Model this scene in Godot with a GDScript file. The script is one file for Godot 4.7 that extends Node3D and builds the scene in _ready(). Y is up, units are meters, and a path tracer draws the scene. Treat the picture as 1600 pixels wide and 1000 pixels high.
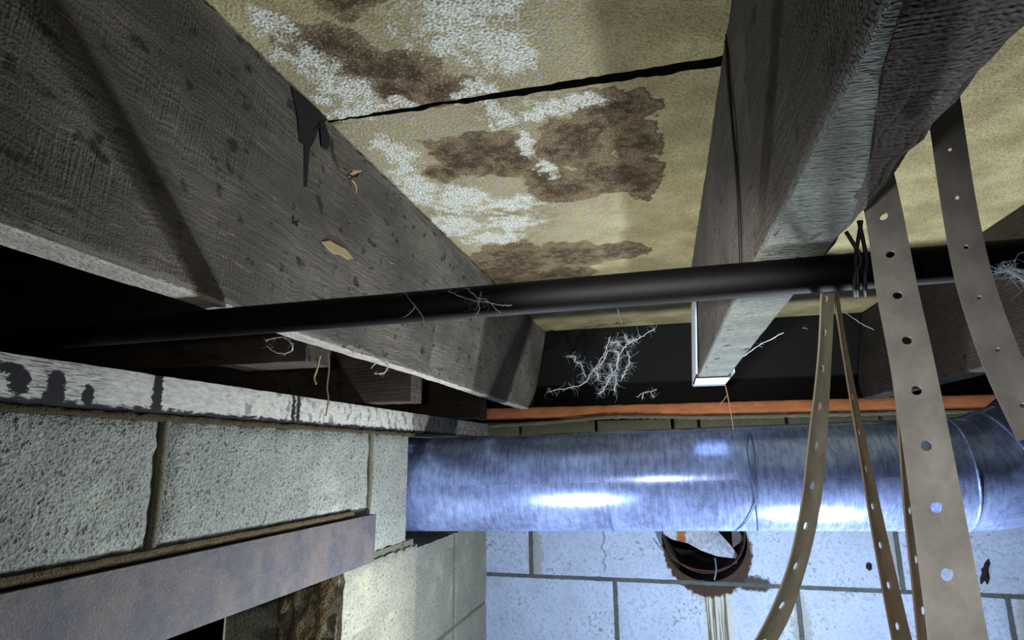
extends Node3D
# Crawl space under a floor: joists, subfloor, iron gas pipe, round duct, block walls.
# Working axes: X along the far wall, H height over the lens, D depth along the joists.
const CY := 1.2
const FOCAL := 928.14
const CAM_R := Vector3(0.96805, -0.0089, 0.25061)      # lens axes in (X, H, D)
const CAM_DN := Vector3(-0.063, -0.97595, 0.2087)
const CAM_F := Vector3(-0.24273, 0.21782, 0.94532)
var taken := {}
var M := {}
var rng := RandomNumberGenerator.new()
var rough := FastNoiseLite.new()

func W(x: float, h: float, d: float) -> Vector3:
	return Vector3(x, CY + h, -d)
func ray(px: float, py: float) -> Vector3:
	return CAM_R * ((px - 800.0) / FOCAL) + CAM_DN * ((py - 500.0) / FOCAL) + CAM_F
func PX(px: float, py: float, x: float) -> Vector3:
	var r := ray(px, py) * (x / ray(px, py).x)
	return W(r.x, r.y, r.z)
func PH(px: float, py: float, h: float) -> Vector3:
	var r := ray(px, py) * (h / ray(px, py).y)
	return W(r.x, r.y, r.z)
func PD(px: float, py: float, d: float) -> Vector3:
	var r := ray(px, py) * (d / ray(px, py).z)
	return W(r.x, r.y, r.z)

# ---------------------------------------------------------------- naming
func numbered(called: String) -> String:
	if not taken.has(called):
		taken[called] = 0
		return called
	taken[called] += 1
	return "%s_%03d" % [called, taken[called]]
func tag(o: Node, label: String, category: String, group := "") -> Node:
	o.set_meta("label", label)
	o.set_meta("category", category)
	if group != "":
		o.set_meta("group", group)
	return o
func base(called: String, at: Vector3) -> Node3D:
	var o := Node3D.new()
	o.name = numbered(called)
	add_child(o)
	o.position = at
	return o
func obj(called: String, mesh: Mesh, material: Material, parent: Node3D = null) -> MeshInstance3D:
	var o := MeshInstance3D.new()
	o.mesh = mesh
	o.material_override = material
	o.cast_shadow = GeometryInstance3D.SHADOW_CASTING_SETTING_ON
	if parent == null:
		o.name = numbered(called)
		add_child(o)
	else:
		o.name = called
		parent.add_child(o, true)
		o.position = -parent.position
	return o
func structure(o: Node) -> Node:
	o.set_meta("kind", "structure")
	return o

# ---------------------------------------------------------------- mesh helpers (vertices in scene metres, uv in metres)
func mb() -> SurfaceTool:
	var st := SurfaceTool.new()
	st.begin(Mesh.PRIMITIVE_TRIANGLES)
	return st
func done(st: SurfaceTool) -> ArrayMesh:
	st.generate_normals()
	return st.commit()
func tri(st: SurfaceTool, a: Vector3, b: Vector3, c: Vector3, ua: Vector2, ub: Vector2, uc: Vector2) -> void:
	st.set_uv(ua); st.add_vertex(a)
	st.set_uv(ub); st.add_vertex(b)
	st.set_uv(uc); st.add_vertex(c)
func quad(st: SurfaceTool, a: Vector3, b: Vector3, c: Vector3, d: Vector3, ua: Vector2, ub: Vector2, uc: Vector2, ud: Vector2, outward: Vector3) -> void:
	# clockwise from the side that outward points to
	if (b - a).cross(d - a).dot(outward) + (d - c).cross(b - c).dot(outward) > 0.0:
		tri(st, a, d, c, ua, ud, uc); tri(st, a, c, b, ua, uc, ub)
	else:
		tri(st, a, b, c, ua, ub, uc); tri(st, a, c, d, ua, uc, ud)
func sheet(st: SurfaceTool, p: Array, uv: Array, nu: int, nv: int, outward: Vector3, group: int, skip = null) -> void:
	st.set_smooth_group(group)
	for j in nv:
		for i in nu:
			var a: int = j * (nu + 1) + i
			if skip != null and skip.call(a, a + 1, a + nu + 2, a + nu + 1):
				continue
			quad(st, p[a], p[a + 1], p[a + nu + 2], p[a + nu + 1], uv[a], uv[a + 1], uv[a + nu + 2], uv[a + nu + 1], outward)
func noise3(p: Vector3, f: float) -> float:
	return rough.get_noise_3d(p.x * f, p.y * f, p.z * f)

# long timber: rows of [D, x top left, x top right, x bottom left, x bottom right, h top, h bottom]
func timber(rows: Array, step: float, amp: float, c := 0.0035) -> ArrayMesh:
	var st := mb()
	var st_rows := []
	for k in rows.size() - 1:
		var a: Array = rows[k]
		var b: Array = rows[k + 1]
		var n: int = maxi(1, int((float(b[0]) - float(a[0])) / step))
		for i in n + (1 if k == rows.size() - 2 else 0):
			var t := float(i) / n
			var r := []
			for q in 7:
				r.append(lerpf(a[q], b[q], t))
			st_rows.append(r)
	var n_r := st_rows.size()
	# section: 8 corners, chamfered; each side its own strip
	var sec := []
	for r in st_rows:
		var tl := W(r[1], r[5], r[0])
		var tr := W(r[2], r[5], r[0])
		var bl := W(r[3], r[6], r[0])
		var br := W(r[4], r[6], r[0])
		var ring := []
		for q in [[tl, bl, tr], [tr, tl, br], [br, tr, bl], [bl, br, tl]]:
			var o: Vector3 = q[0]
			var e1 := (q[1] - o as Vector3).normalized()
			var e2 := (q[2] - o as Vector3).normalized()
			var cc: float = c * (1.0 + 0.9 * noise3(o, 60.0))
			ring.append(o + e1 * cc)
			ring.append(o + e2 * cc)
		sec.append(ring)
	var mid := Vector3.ZERO
	for k in 8:
		var m := 10 if k % 2 == 1 else 1
		var pts := []
		var uvs := []
		for i in n_r:
			var a: Vector3 = sec[i][k]
			var b: Vector3 = sec[i][(k + 1) % 8]
			var ctr := Vector3.ZERO
			for q in 8:
				ctr += sec[i][q] / 8.0
			for j in m + 1:
				var p := a.lerp(b, float(j) / m)
				var out := (p - ctr)
				p += out.normalized() * noise3(p * Vector3(1, 1, 0.35), 45.0) * amp
				pts.append(p)
				uvs.append(Vector2(-p.z, 0.13 * k + j * a.distance_to(b) / m))
		var ctr2 := Vector3.ZERO
		for q in 8:
			ctr2 += sec[n_r / 2][q] / 8.0
		sheet(st, pts, uvs, m, n_r - 1, (sec[n_r / 2][k] + sec[n_r / 2][(k + 1) % 8]) / 2.0 - ctr2, k + 1)
	for e in [0, n_r - 1]:
		var ring: Array = sec[e]
		var ctr := Vector3.ZERO
		for q in 8:
			ctr += ring[q] / 8.0
		st.set_smooth_group(20 + e)
		for q in 8:
			var a: Vector3 = ring[q]
			var b: Vector3 = ring[(q + 1) % 8]
			var o := Vector3(0, 0, 1 if e == 0 else -1)
			if (a - ctr).cross(b - ctr).dot(o) > 0.0:
				tri(st, ctr, b, a, Vector2(ctr.x, ctr.y), Vector2(b.x, b.y), Vector2(a.x, a.y))
			else:
				tri(st, ctr, a, b, Vector2(ctr.x, ctr.y), Vector2(a.x, a.y), Vector2(b.x, b.y))
	return done(st)

# masonry unit or board: front face from o along u and v, body behind it against n; hole = [center, radius] cut through the front
func unit(o: Vector3, u: Vector3, v: Vector3, depth: float, nu: int, nv: int, amp: float, chip: float, hole: Array = []) -> ArrayMesh:
	var st := mb()
	var n := u.cross(v).normalized()
	if n.dot(W(0, 0, 0.4) - (o + u * 0.5 + v * 0.5)) < 0.0:
		n = -n
	var lu := u.length()
	var lv := v.length()
	var un := u / lu
	var vn := v / lv
	var pts := []
	var uvs := []
	var inside := []
	for j in nv + 1:
		for i in nu + 1:
			var p := o + u * (float(i) / nu) + v * (float(j) / nv)
			var q := p
			var edge := 0.0
			if i == 0: p += un * chip * (0.5 + 1.2 * maxf(0.0, noise3(q, 55.0))); edge = 1.0
			if i == nu: p -= un * chip * (0.5 + 1.2 * maxf(0.0, noise3(q, 55.0))); edge = 1.0
			if j == 0: p += vn * chip * (0.5 + 1.2 * maxf(0.0, noise3(q, 55.0))); edge = 1.0
			if j == nv: p -= vn * chip * (0.5 + 1.2 * maxf(0.0, noise3(q, 55.0))); edge = 1.0
			p += n * (noise3(q, 40.0) * amp + noise3(q, 160.0) * amp * 0.5 - edge * minf(0.003, chip))
			var ins := false
			if hole.size() > 0:
				var c: Vector3 = hole[0]
				var d := p - c
				d -= n * d.dot(n)
				if d.length() < float(hole[1]):
					ins = true
					p += d.normalized() * (float(hole[1]) - d.length())
			inside.append(ins)
			pts.append(p)
			uvs.append(Vector2(q.dot(un), -q.dot(vn)))
	sheet(st, pts, uvs, nu, nv, n, 1, func(a, b, c, d): return inside[a] and inside[b] and inside[c] and inside[d])
	var back := -n * depth
	var g := 2
	for e in 4:
		st.set_smooth_group(g + e)
		var cnt := nu if e < 2 else nv
		for k in cnt:
			var ia := 0
			var ib := 0
			match e:
				0: ia = k; ib = k + 1
				1: ia = nv * (nu + 1) + k; ib = ia + 1
				2: ia = k * (nu + 1); ib = ia + nu + 1
				_: ia = k * (nu + 1) + nu; ib = ia + nu + 1
			if inside[ia] and inside[ib]:
				continue
			var out: Vector3 = [-vn, vn, -un, un][e]
			var a: Vector3 = pts[ia]
			var b: Vector3 = pts[ib]
			var du := Vector2(0, depth) if e < 2 else Vector2(depth, 0)
			quad(st, a, b, b + back, a + back, uvs[ia], uvs[ib], uvs[ib] + du, uvs[ia] + du, out)
	st.set_smooth_group(9)
	var z := back
	quad(st, o + z, o + u + z, o + u + v + z, o + v + z, Vector2.ZERO, Vector2(lu, 0), Vector2(lu, lv), Vector2(0, lv), -n)
	return done(st)

# tube through points, radius per point
func tube_into(st: SurfaceTool, pts: Array, radii: Array, sides: int, capped := true) -> void:
	var n := pts.size()
	var up := Vector3.UP
	var t0 := (pts[1] - pts[0] as Vector3).normalized()
	if absf(t0.dot(up)) > 0.9:
		up = Vector3.RIGHT
	var rings := []
	var length := 0.0
	var lens := []
	for i in n:
		var t: Vector3
		if i == 0: t = pts[1] - pts[0]
		elif i == n - 1: t = pts[n - 1] - pts[n - 2]
		else: t = (pts[i + 1] - pts[i - 1])
		t = t.normalized()
		var s := t.cross(up).normalized()
		up = s.cross(t).normalized()
		if i > 0: length += (pts[i] as Vector3).distance_to(pts[i - 1])
		lens.append(length)
		var ring := []
		for k in sides + 1:
			var a := TAU * k / sides
			ring.append(pts[i] + (s * cos(a) + up * sin(a)) * float(radii[i]))
		rings.append(ring)
	st.set_smooth_group(1)
	for i in n - 1:
		for k in sides:
			var m: Vector3 = (rings[i][k] + rings[i][k + 1]) * 0.5 - pts[i]
			var c := TAU * float(radii[i]) / sides
			quad(st, rings[i][k], rings[i][k + 1], rings[i + 1][k + 1], rings[i + 1][k], Vector2(lens[i], c * k), Vector2(lens[i], c * k + c), Vector2(lens[i + 1], c * k + c), Vector2(lens[i + 1], c * k), m)
	if capped:
		for e in [0, n - 1]:
			st.set_smooth_group(3 + e)
			var o: Vector3 = pts[0] - pts[1] if e == 0 else pts[n - 1] - pts[n - 2]
			for k in sides:
				var a: Vector3 = rings[e][k]
				var b: Vector3 = rings[e][k + 1]
				if (a - pts[e] as Vector3).cross(b - pts[e]).dot(o) > 0.0:
					tri(st, pts[e], b, a, Vector2.ZERO, Vector2.RIGHT * 0.01, Vector2.ONE * 0.01)
				else:
					tri(st, pts[e], a, b, Vector2.ZERO, Vector2.RIGHT * 0.01, Vector2.ONE * 0.01)
func tube(pts: Array, r: float, sides := 10) -> ArrayMesh:
	var st := mb()
	var rr := []
	for i in pts.size():
		rr.append(r)
	tube_into(st, pts, rr, sides)
	return done(st)
func smooth_path(keys: Array, per := 8) -> Array:
	var out := []
	for i in keys.size() - 1:
		var a: Vector3 = keys[maxi(0, i - 1)]
		var b: Vector3 = keys[i]
		var c: Vector3 = keys[i + 1]
		var d: Vector3 = keys[mini(keys.size() - 1, i + 2)]
		for k in per:
			out.append(b.cubic_interpolate(c, a, d, float(k) / per))
	out.append(keys[-1])
	return out

# perforated strap: keys of [left edge, right edge] from top to bottom
func strap_mesh(keys: Array, pitch: float, hole: float) -> ArrayMesh:
	var ls := []
	var rs := []
	for k in keys:
		ls.append(k[0]); rs.append(k[1])
	ls = smooth_path(ls, 24); rs = smooth_path(rs, 24)
	var cum := [0.0]
	for i in range(1, ls.size()):
		cum.append(cum[-1] + ((ls[i] + rs[i]) * 0.5 as Vector3).distance_to((ls[i - 1] + rs[i - 1]) * 0.5))
	var total: float = cum[-1]
	var at := func(s: float, w: float, side: float) -> Vector3:
		var i := 0
		while i < cum.size() - 2 and cum[i + 1] < s:
			i += 1
		var t: float = clampf((s - cum[i]) / maxf(1e-6, cum[i + 1] - cum[i]), 0.0, 1.0)
		var l: Vector3 = (ls[i] as Vector3).lerp(ls[i + 1], t)
		var r: Vector3 = (rs[i] as Vector3).lerp(rs[i + 1], t)
		var along: Vector3 = ((ls[i + 1] + rs[i + 1]) - (ls[i] + rs[i])).normalized()
		var nrm := (r - l).cross(along).normalized()
		return l.lerp(r, w) + nrm * (side * 0.0005 + 0.0011 * (1.0 - pow(absf(2.0 * w - 1.0), 2.0)))
	var st := mb()
	var cells := int(total / pitch)
	var cell := total / cells
	var wid: float = (ls[0] as Vector3).distance_to(rs[0])
	for c in cells:
		var s0 := c * cell
		var outer := []
		var inner := []
		for k in 20:
			# rectangle border walked in 20 steps
			var q: Vector2
			if k < 5: q = Vector2(k / 5.0, 0)
			elif k < 10: q = Vector2(1, (k - 5) / 5.0)
			elif k < 15: q = Vector2(1 - (k - 10) / 5.0, 1)
			else: q = Vector2(0, 1 - (k - 15) / 5.0)
			outer.append(q)
			var dir := (q - Vector2(0.5, 0.5)) * Vector2(wid, cell)
			dir = dir.normalized() * hole
			inner.append(Vector2(0.5 + dir.x / wid, 0.5 + dir.y / cell))
		for side in [1.0, -1.0]:
			st.set_smooth_group(1 if side > 0 else 2)
			for k in 20:
				var k2 := (k + 1) % 20
				var a: Vector3 = at.call(s0 + outer[k].y * cell, outer[k].x, side)
				var b: Vector3 = at.call(s0 + outer[k2].y * cell, outer[k2].x, side)
				var d: Vector3 = at.call(s0 + inner[k].y * cell, inner[k].x, side)
				var e: Vector3 = at.call(s0 + inner[k2].y * cell, inner[k2].x, side)
				var other: Vector3 = at.call(s0 + inner[k].y * cell, inner[k].x, -side)
				var uvf := func(q: Vector2) -> Vector2: return Vector2(q.x * wid, s0 + q.y * cell)
				quad(st, a, b, e, d, uvf.call(outer[k]), uvf.call(outer[k2]), uvf.call(inner[k2]), uvf.call(inner[k]), d - other)
		for k in 20:
			var k2 := (k + 1) % 20
			st.set_smooth_group(3)
			var i1: Vector3 = at.call(s0 + inner[k].y * cell, inner[k].x, 1.0)
			var i2: Vector3 = at.call(s0 + inner[k2].y * cell, inner[k2].x, 1.0)
			var i3: Vector3 = at.call(s0 + inner[k2].y * cell, inner[k2].x, -1.0)
			var i4: Vector3 = at.call(s0 + inner[k].y * cell, inner[k].x, -1.0)
			var ctr: Vector3 = at.call(s0 + cell * 0.5, 0.5, 0.0)
			quad(st, i1, i2, i3, i4, Vector2.ZERO, Vector2(0.002, 0), Vector2(0.002, 0.001), Vector2(0, 0.001), ctr - i1)
			if (outer[k].x == outer[k2].x):
				st.set_smooth_group(4)
				var o1: Vector3 = at.call(s0 + outer[k].y * cell, outer[k].x, 1.0)
				var o2: Vector3 = at.call(s0 + outer[k2].y * cell, outer[k2].x, 1.0)
				var o3: Vector3 = at.call(s0 + outer[k2].y * cell, outer[k2].x, -1.0)
				var o4: Vector3 = at.call(s0 + outer[k].y * cell, outer[k].x, -1.0)
				quad(st, o1, o2, o3, o4, Vector2.ZERO, Vector2(0.002, 0), Vector2(0.002, 0.001), Vector2(0, 0.001), o1 - ctr)
	return done(st)

# ---------------------------------------------------------------- computed textures
func fnl(s: int, f: float, oct := 3, kind := FastNoiseLite.TYPE_SIMPLEX_SMOOTH) -> FastNoiseLite:
	var n := FastNoiseLite.new()
	n.seed = s
	n.frequency = f
	n.noise_type = kind
	n.fractal_type = FastNoiseLite.FRACTAL_FBM
	n.fractal_octaves = oct
	return n
func mix3(a: Vector3, b: Vector3, t: float) -> Vector3:
	return a.lerp(b, clampf(t, 0.0, 1.0))
func ss(a: float, b: float, x: float) -> float:
	return smoothstep(a, b, x)
# paint(w, h, f): f(u, v) gives [colour 0..1 sRGB as Vector3, height 0..1]; returns [albedo texture, height texture]
func paint(w: int, h: int, f: Callable) -> Array:
	var a := PackedByteArray()
	a.resize(w * h * 3)
	var b := PackedByteArray()
	b.resize(w * h)
	for j in h:
		for i in w:
			var r: Array = f.call((i + 0.5) / w, (j + 0.5) / h)
			var c: Vector3 = r[0]
			var k := j * w + i
			a[k * 3] = int(clampf(c.x, 0, 1) * 255.0)
			a[k * 3 + 1] = int(clampf(c.y, 0, 1) * 255.0)
			a[k * 3 + 2] = int(clampf(c.z, 0, 1) * 255.0)
			b[k] = int(clampf(r[1], 0, 1) * 255.0)
	return [ImageTexture.create_from_image(Image.create_from_data(w, h, false, Image.FORMAT_RGB8, a)), ImageTexture.create_from_image(Image.create_from_data(w, h, false, Image.FORMAT_L8, b))]
# mat: textures cover size metres from origin
func mat(tex: Array, size: Vector2, origin: Vector2, roughness: float, relief: float, metallic := 0.0, tint := Color.WHITE) -> StandardMaterial3D:
	var m := StandardMaterial3D.new()
	m.albedo_color = tint
	m.albedo_texture = tex[0]
	m.roughness = roughness
	m.metallic = metallic
	m.uv1_scale = Vector3(1.0 / size.x, 1.0 / size.y, 1)
	m.uv1_offset = Vector3(-origin.x / size.x, -origin.y / size.y, 0)
	if relief > 0.0:
		m.heightmap_enabled = true
		m.heightmap_texture = tex[1]
		m.heightmap_scale = relief
	return m
func plain(c: Color, roughness: float, metallic := 0.0) -> StandardMaterial3D:
	var m := StandardMaterial3D.new()
	m.albedo_color = c
	m.roughness = roughness
	m.metallic = metallic
	return m
func blobs(list: Array, x: float, y: float) -> float:
	var v := 0.0
	for b in list:
		var dx: float = (x - b[0]) / b[2]
		var dy: float = (y - b[1]) / b[3]
		var q: float = dx * dx + dy * dy
		if q < 2.5:
			v = maxf(v, 1.0 - q * 0.5)
	return v

func make_materials() -> void:
	# --- subfloor boards: tan fibre, water stains and white efflorescence; u covers X -0.32..0.63, v covers D 0.1..1.6
	var n1 := fnl(1, 9.0, 4)
	var n2 := fnl(2, 60.0, 3)
	var n3 := fnl(3, 300.0, 2)
	var n4 := fnl(4, 22.0, 3)
	var n5 := fnl(5, 330.0, 2)
	var brown := [[-.25, .365, .035, .028], [-.235, .39, .03, .03], [-.205, .41, .036, .03], [-.175, .45, .03, .02], [-.2, .325, .03, .02], [-.215, .44, .03, .02],
		[-.172, .565, .04, .04], [-.195, .585, .035, .035], [-.215, .55, .025, .03], [-.15, .6, .03, .03], [-.075, .575, .045, .05], [-.035, .535, .035, .04], [-.008, .59, .026, .045], [-.04, .66, .052, .05],
		[-.1, .68, .05, .045], [-.012, .69, .022, .05], [-.066, .94, .05, .045], [-.022, .945, .018, .022], [-.14, .94, .06, .07], [-.23, .95, .06, .12], [-.28, 1.0, .05, .12], [-.17, 1.03, .06, .05], [-.05, .50, .03, .02], [-.02, .52, .03, .03], [-.12, .64, .03, .03], [-.24, .60, .02, .02]]
	var white := [[-.135, .375, .042, .045], [-.112, .41, .03, .035], [-.155, .458, .028, .016], [-.1, .35, .02, .03], [-.272, .335, .018, .02], [-.27, .38, .022, .03], [-.262, .43, .032, .026], [-.265, .458, .045, .012], [-.22, .46, .02, .01],
		[-.14, .50, .014, .03], [-.128, .56, .012, .03], [-.115, .62, .012, .03], [-.065, .497, .038, .014], [-.1, .51, .03, .012], [-.28, .64, .03, .06], [-.245, .68, .05, .05], [-.18, .71, .04, .026], [-.28, .76, .04, .05], [-.2, .775, .05, .03], [-.27, .55, .022, .05], [-.24, .83, .05, .03]]
	M.subfloor = mat(paint(1000, 1500, func(u, v):
		var x: float = -.32 + .95 * u
		var d: float = .1 + 1.5 * v
		var wx: float = x + .013 * n4.get_noise_2d(x, d) + .005 * n2.get_noise_2d(x, d)
		var wd: float = d + .013 * n4.get_noise_2d(x + 9.0, d) + .005 * n2.get_noise_2d(x + 9.0, d)
		var g: float = n3.get_noise_2d(x, d)
		var m: float = n2.get_noise_2d(x, d)
		var l: float = n1.get_noise_2d(x, d)
		var k: float = n4.get_noise_2d(x + 3.0, d)
		var fib: float = n5.get_noise_2d(x * 1.0 + .5 * d, d)
		var c := mix3(Vector3(.68, .645, .48), Vector3(.56, .515, .37), .5 + 1.1 * l) * (1.0 + .20 * g + .12 * m + .10 * fib)
		c *= 1.0 - .40 * ss(.36, .55, g * .7 + m * .5)
		# grey film over the damp half, tan showing through in flecks
		var damp: float = ss(.03, -.10, wx + .03 * l) * ss(.30, .40, d + .3 * ss(-.2, -.05, x)) * ss(1.05, .75, d)
		c = mix3(c, Vector3(.55, .52, .45) * (1.0 + .35 * g + .2 * m), damp * clampf(.62 + 1.2 * m + .5 * g, 0.0, 1.0))
		var bs: float = blobs(brown, wx, wd)
		var bt: float = ss(.42, .52, bs + .06 * m)
		var deep: float = clampf(ss(.62, 1.0, bs) + .9 * k + .5 * m, 0.0, 1.0)
		var rim: float = bt * ss(.66, .48, bs) * ss(-.06, -.02, x)
		c = mix3(c, mix3(Vector3(.40, .335, .245), Vector3(.20, .135, .075), deep) * (1.0 + .55 * g + .35 * m), bt * clampf(.84 + .5 * m + .35 * g - .25 * fib, 0.0, 1.0))
		c = mix3(c, Vector3(.20, .15, .09), rim * .6)
		c = mix3(c, Vector3(.66, .60, .46), bt * ss(.34, .5, g * .6 + fib * .7) * .7)
		var ws: float = 1.08 * blobs(white, wx, wd) + .42 * m + .26 * g + .35 * k
		var wt: float = ss(.42, 1.05, ws)
		c = mix3(c, Vector3(.79, .80, .76) * (1.0 + .26 * g + .2 * fib), wt * .92)
		c = mix3(c, Vector3(.45, .44, .40), wt * ss(.28, .5, -g * .7 - m * .5) * .7)
		return [c, .5 + .26 * g + .2 * m + .14 * fib + .32 * wt * (.4 + g)]), Vector2(.95, 1.5), Vector2(-.32, .1), .95, .26)
	# --- rough sawn old joist wood: u along the grain
	var w1 := fnl(11, 1.0, 4)
	var w2 := fnl(12, 1.0, 3)
	var w3 := fnl(13, 1.0, 2)
	var wood := paint(1200, 600, func(u, v):
		var x: float = u * .8
		var y: float = v * .4
		var low: float = w1.get_noise_2d(x * 6.0 + 40.0, y * 9.0)
		var grain: float = w1.get_noise_2d(x * 9.0, y * 330.0 + 1.2 * low)
		var saw: float = w2.get_noise_2d(x * 640.0 + y * 40.0, y * 18.0)
		var fine: float = w3.get_noise_2d(x * 620.0, y * 900.0)
		var patch: float = ss(-.25, .2, w3.get_noise_2d(x * 8.0 + 7.0, y * 12.0))
		var c := mix3(Vector3(.445, .435, .415), Vector3(.32, .31, .295), .5 + 1.0 * low) * (1.0 + .22 * grain + .18 * saw * patch + .24 * fine)
		c = mix3(c, Vector3(.13, .115, .11), ss(.30, .62, w1.get_noise_2d(x * 26.0, y * 40.0 + 30.0)) * .8)
		c = mix3(c, Vector3(.62, .59, .52), ss(.42, .62, w1.get_noise_2d(x * 14.0 + 11.0, y * 210.0 + 70.0)) * .6)
		return [c, .5 + .22 * grain + .24 * saw * patch + .24 * fine])
	M.wood = mat(wood, Vector2(.8, .4), Vector2.ZERO, .95, .17, 0.0, Color(.90, .87, .83))
	M.wood_cut = mat(wood, Vector2(.8, .4), Vector2(.35, .07), .95, .3, 0.0, Color(.80, .77, .76))
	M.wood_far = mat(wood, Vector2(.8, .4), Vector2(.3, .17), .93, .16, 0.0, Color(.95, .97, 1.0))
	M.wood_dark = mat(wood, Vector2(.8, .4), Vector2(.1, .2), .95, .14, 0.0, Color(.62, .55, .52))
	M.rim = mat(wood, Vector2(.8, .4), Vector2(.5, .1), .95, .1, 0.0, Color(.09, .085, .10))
		# --- concrete block
	var c1 := fnl(21, 1.0, 4, FastNoiseLite.TYPE_PERLIN)
	var c2 := fnl(22, 1.0, 2, FastNoiseLite.TYPE_CELLULAR)
	c2.cellular_return_type = FastNoiseLite.RETURN_DISTANCE
	var grit := RandomNumberGenerator.new()
	grit.seed = 3
	var block := paint(700, 700, func(u, v):
		var x: float = u * .35
		var y: float = v * .35
		var a: float = c1.get_noise_2d(x * 420.0, y * 420.0) + .5 * (grit.randf() - .5)
		var b: float = c1.get_noise_2d(x * 130.0 + 50.0, y * 130.0)
		var l: float = c1.get_noise_2d(x * 9.0 + 90.0, y * 9.0)
		var cell: float = c2.get_noise_2d(x * 300.0, y * 300.0)
		var pit: float = ss(.16, .40, b * .8 + a * .35)
		var c := Vector3(.53, .545, .515) * (1.0 + .34 * a + .30 * b + .20 * l + .15 * cell)
		c = mix3(c, Vector3(.25, .245, .225), pit * .8)
		c = mix3(c, Vector3(.70, .70, .56), ss(.25, .5, l) * .25)
		return [c, .55 + .24 * a + .34 * b - .5 * pit + .14 * cell])
	M.block = mat(block, Vector2(.35, .35), Vector2.ZERO, .96, .34)
	M.lit_grey = mat(block, Vector2(.16, .5), Vector2(.2, .1), .97, .4, 0.0, Color(.90, .92, .94))  # pale grey that paints the lit part of a joist underside
	M.block_smooth = mat(block, Vector2(.35, .35), Vector2(.1, .1), .95, .09, 0.0, Color(1.0, .97, .91))
	M.block_grey = mat(block, Vector2(.35, .35), Vector2(.2, .05), .95, .10, 0.0, Color(.93, .92, .90))
	M.joint_grey = mat(block, Vector2(.35, .35), Vector2(.2, .05), .95, .10, 0.0, Color(.58, .62, .68))
	M.jamb = mat(block, Vector2(.35, .35), Vector2(.17, .2), .96, .25, 0.0, Color(.86, .74, .58))
	M.mortar = mat(block, Vector2(.2, .2), Vector2(.1, .0), .97, .12, 0.0, Color(.74, .71, .64))
	M.dirt = mat(block, Vector2(.2, .2), Vector2(.05, .1), .98, .3, 0.0, Color(.50, .42, .27))
	M.ledge = mat(block, Vector2(.2, .2), Vector2(.05, .1), .98, .2, 0.0, Color(.62, .51, .36))
	M.cap = mat(block, Vector2(.25, .25), Vector2(.05, .1), .96, .15, 0.0, Color(.60, .58, .46))
	# --- far wall, pale blue wash with soot, grey mortar smears and drip streaks; u covers X -0.5..1.1, v covers H 0.1..-0.54
	var p1 := fnl(31, 1.0, 4)
	var p2 := fnl(32, 1.0, 2)
	M.wall = mat(paint(1280, 512, func(u, v):
		var x: float = -.5 + 1.6 * u
		var h: float = .1 - .64 * v
		var a: float = p2.get_noise_2d(x * 200.0, h * 200.0)
		var b: float = p1.get_noise_2d(x * 60.0, h * 60.0)
		var l: float = p1.get_noise_2d(x * 9.0, h * 9.0)
		var c := Vector3(.585, .65, .765) * (1.0 + .07 * a + .09 * b + .10 * l)
		c = mix3(c, Vector3(.45, .52, .64), ss(.15, .5, b + .5 * l) * .55)
		c = mix3(c, Vector3(.40, .40, .40), ss(.50, .62, p1.get_noise_2d(x * 75.0 + 9.0, h * 75.0) + .45 * p1.get_noise_2d(x * 7.0, h * 7.0 + 33.0)) * .7)
		var smear := 0.0
		for s in [[-.348, -.25, .022, .06], [.262, -.40, .02, .09], [.462, -.23, .016, .07], [.72, -.38, .05, .1]]:
			var q := Vector2((x - s[0] + .01 * b) / s[2], (h - s[1] + .01 * a) / s[3])
			smear = maxf(smear, ss(1.15, .8, q.length()))
		c = mix3(c, Vector3(.50, .52, .52) * (1.0 + .15 * a), smear * .75)
		# crack lines
		c = mix3(c, Vector3(.36, .39, .44), ss(.0035, .001, absf(x + .172 - .012 * p1.get_noise_2d(h * 30.0, 3.0))) * ss(-.295, -.28, h) * .7)
		# rust bleeding under the flue hole
		var fall: float = ss(-.29, -.31, h)
		var streak: float = .75 + 1.2 * p1.get_noise_2d(x * 150.0 + 2.0, h * 3.0)
		var band: float = ss(.040, .022, absf(x - .086 + .008 * b))
		c = mix3(c, Vector3(.62, .63, .58), band * fall * .7)
		c = mix3(c, Vector3(.24, .22, .17), ss(.03, .02, absf(x - .082)) * fall * ss(.75, 1.1, streak) * .8)
		var q2 := Vector2((x - .072) / .103, (h + .232) / .105).length() + .07 * b
		c = mix3(c, Vector3(.17, .125, .09) * (1.0 + .3 * a), ss(.99, .93, q2) * ss(-.18, -.22, h))
		var q3 := Vector2((x - .165) / .05, (h + .30) / .018).length() + .35 * b
		c = mix3(c, Vector3(.13, .12, .10), ss(1.1, .7, q3) * .85)
		return [c, .55 + .22 * a + .25 * b]), Vector2(1.6, .64), Vector2(-.5, -.1 - CY), .9, .07)
	# --- chipped pale paint on the sill: u covers D 0.2..1.5, v covers 64 mm height
	var s1 := fnl(41, 1.0, 4)
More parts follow.
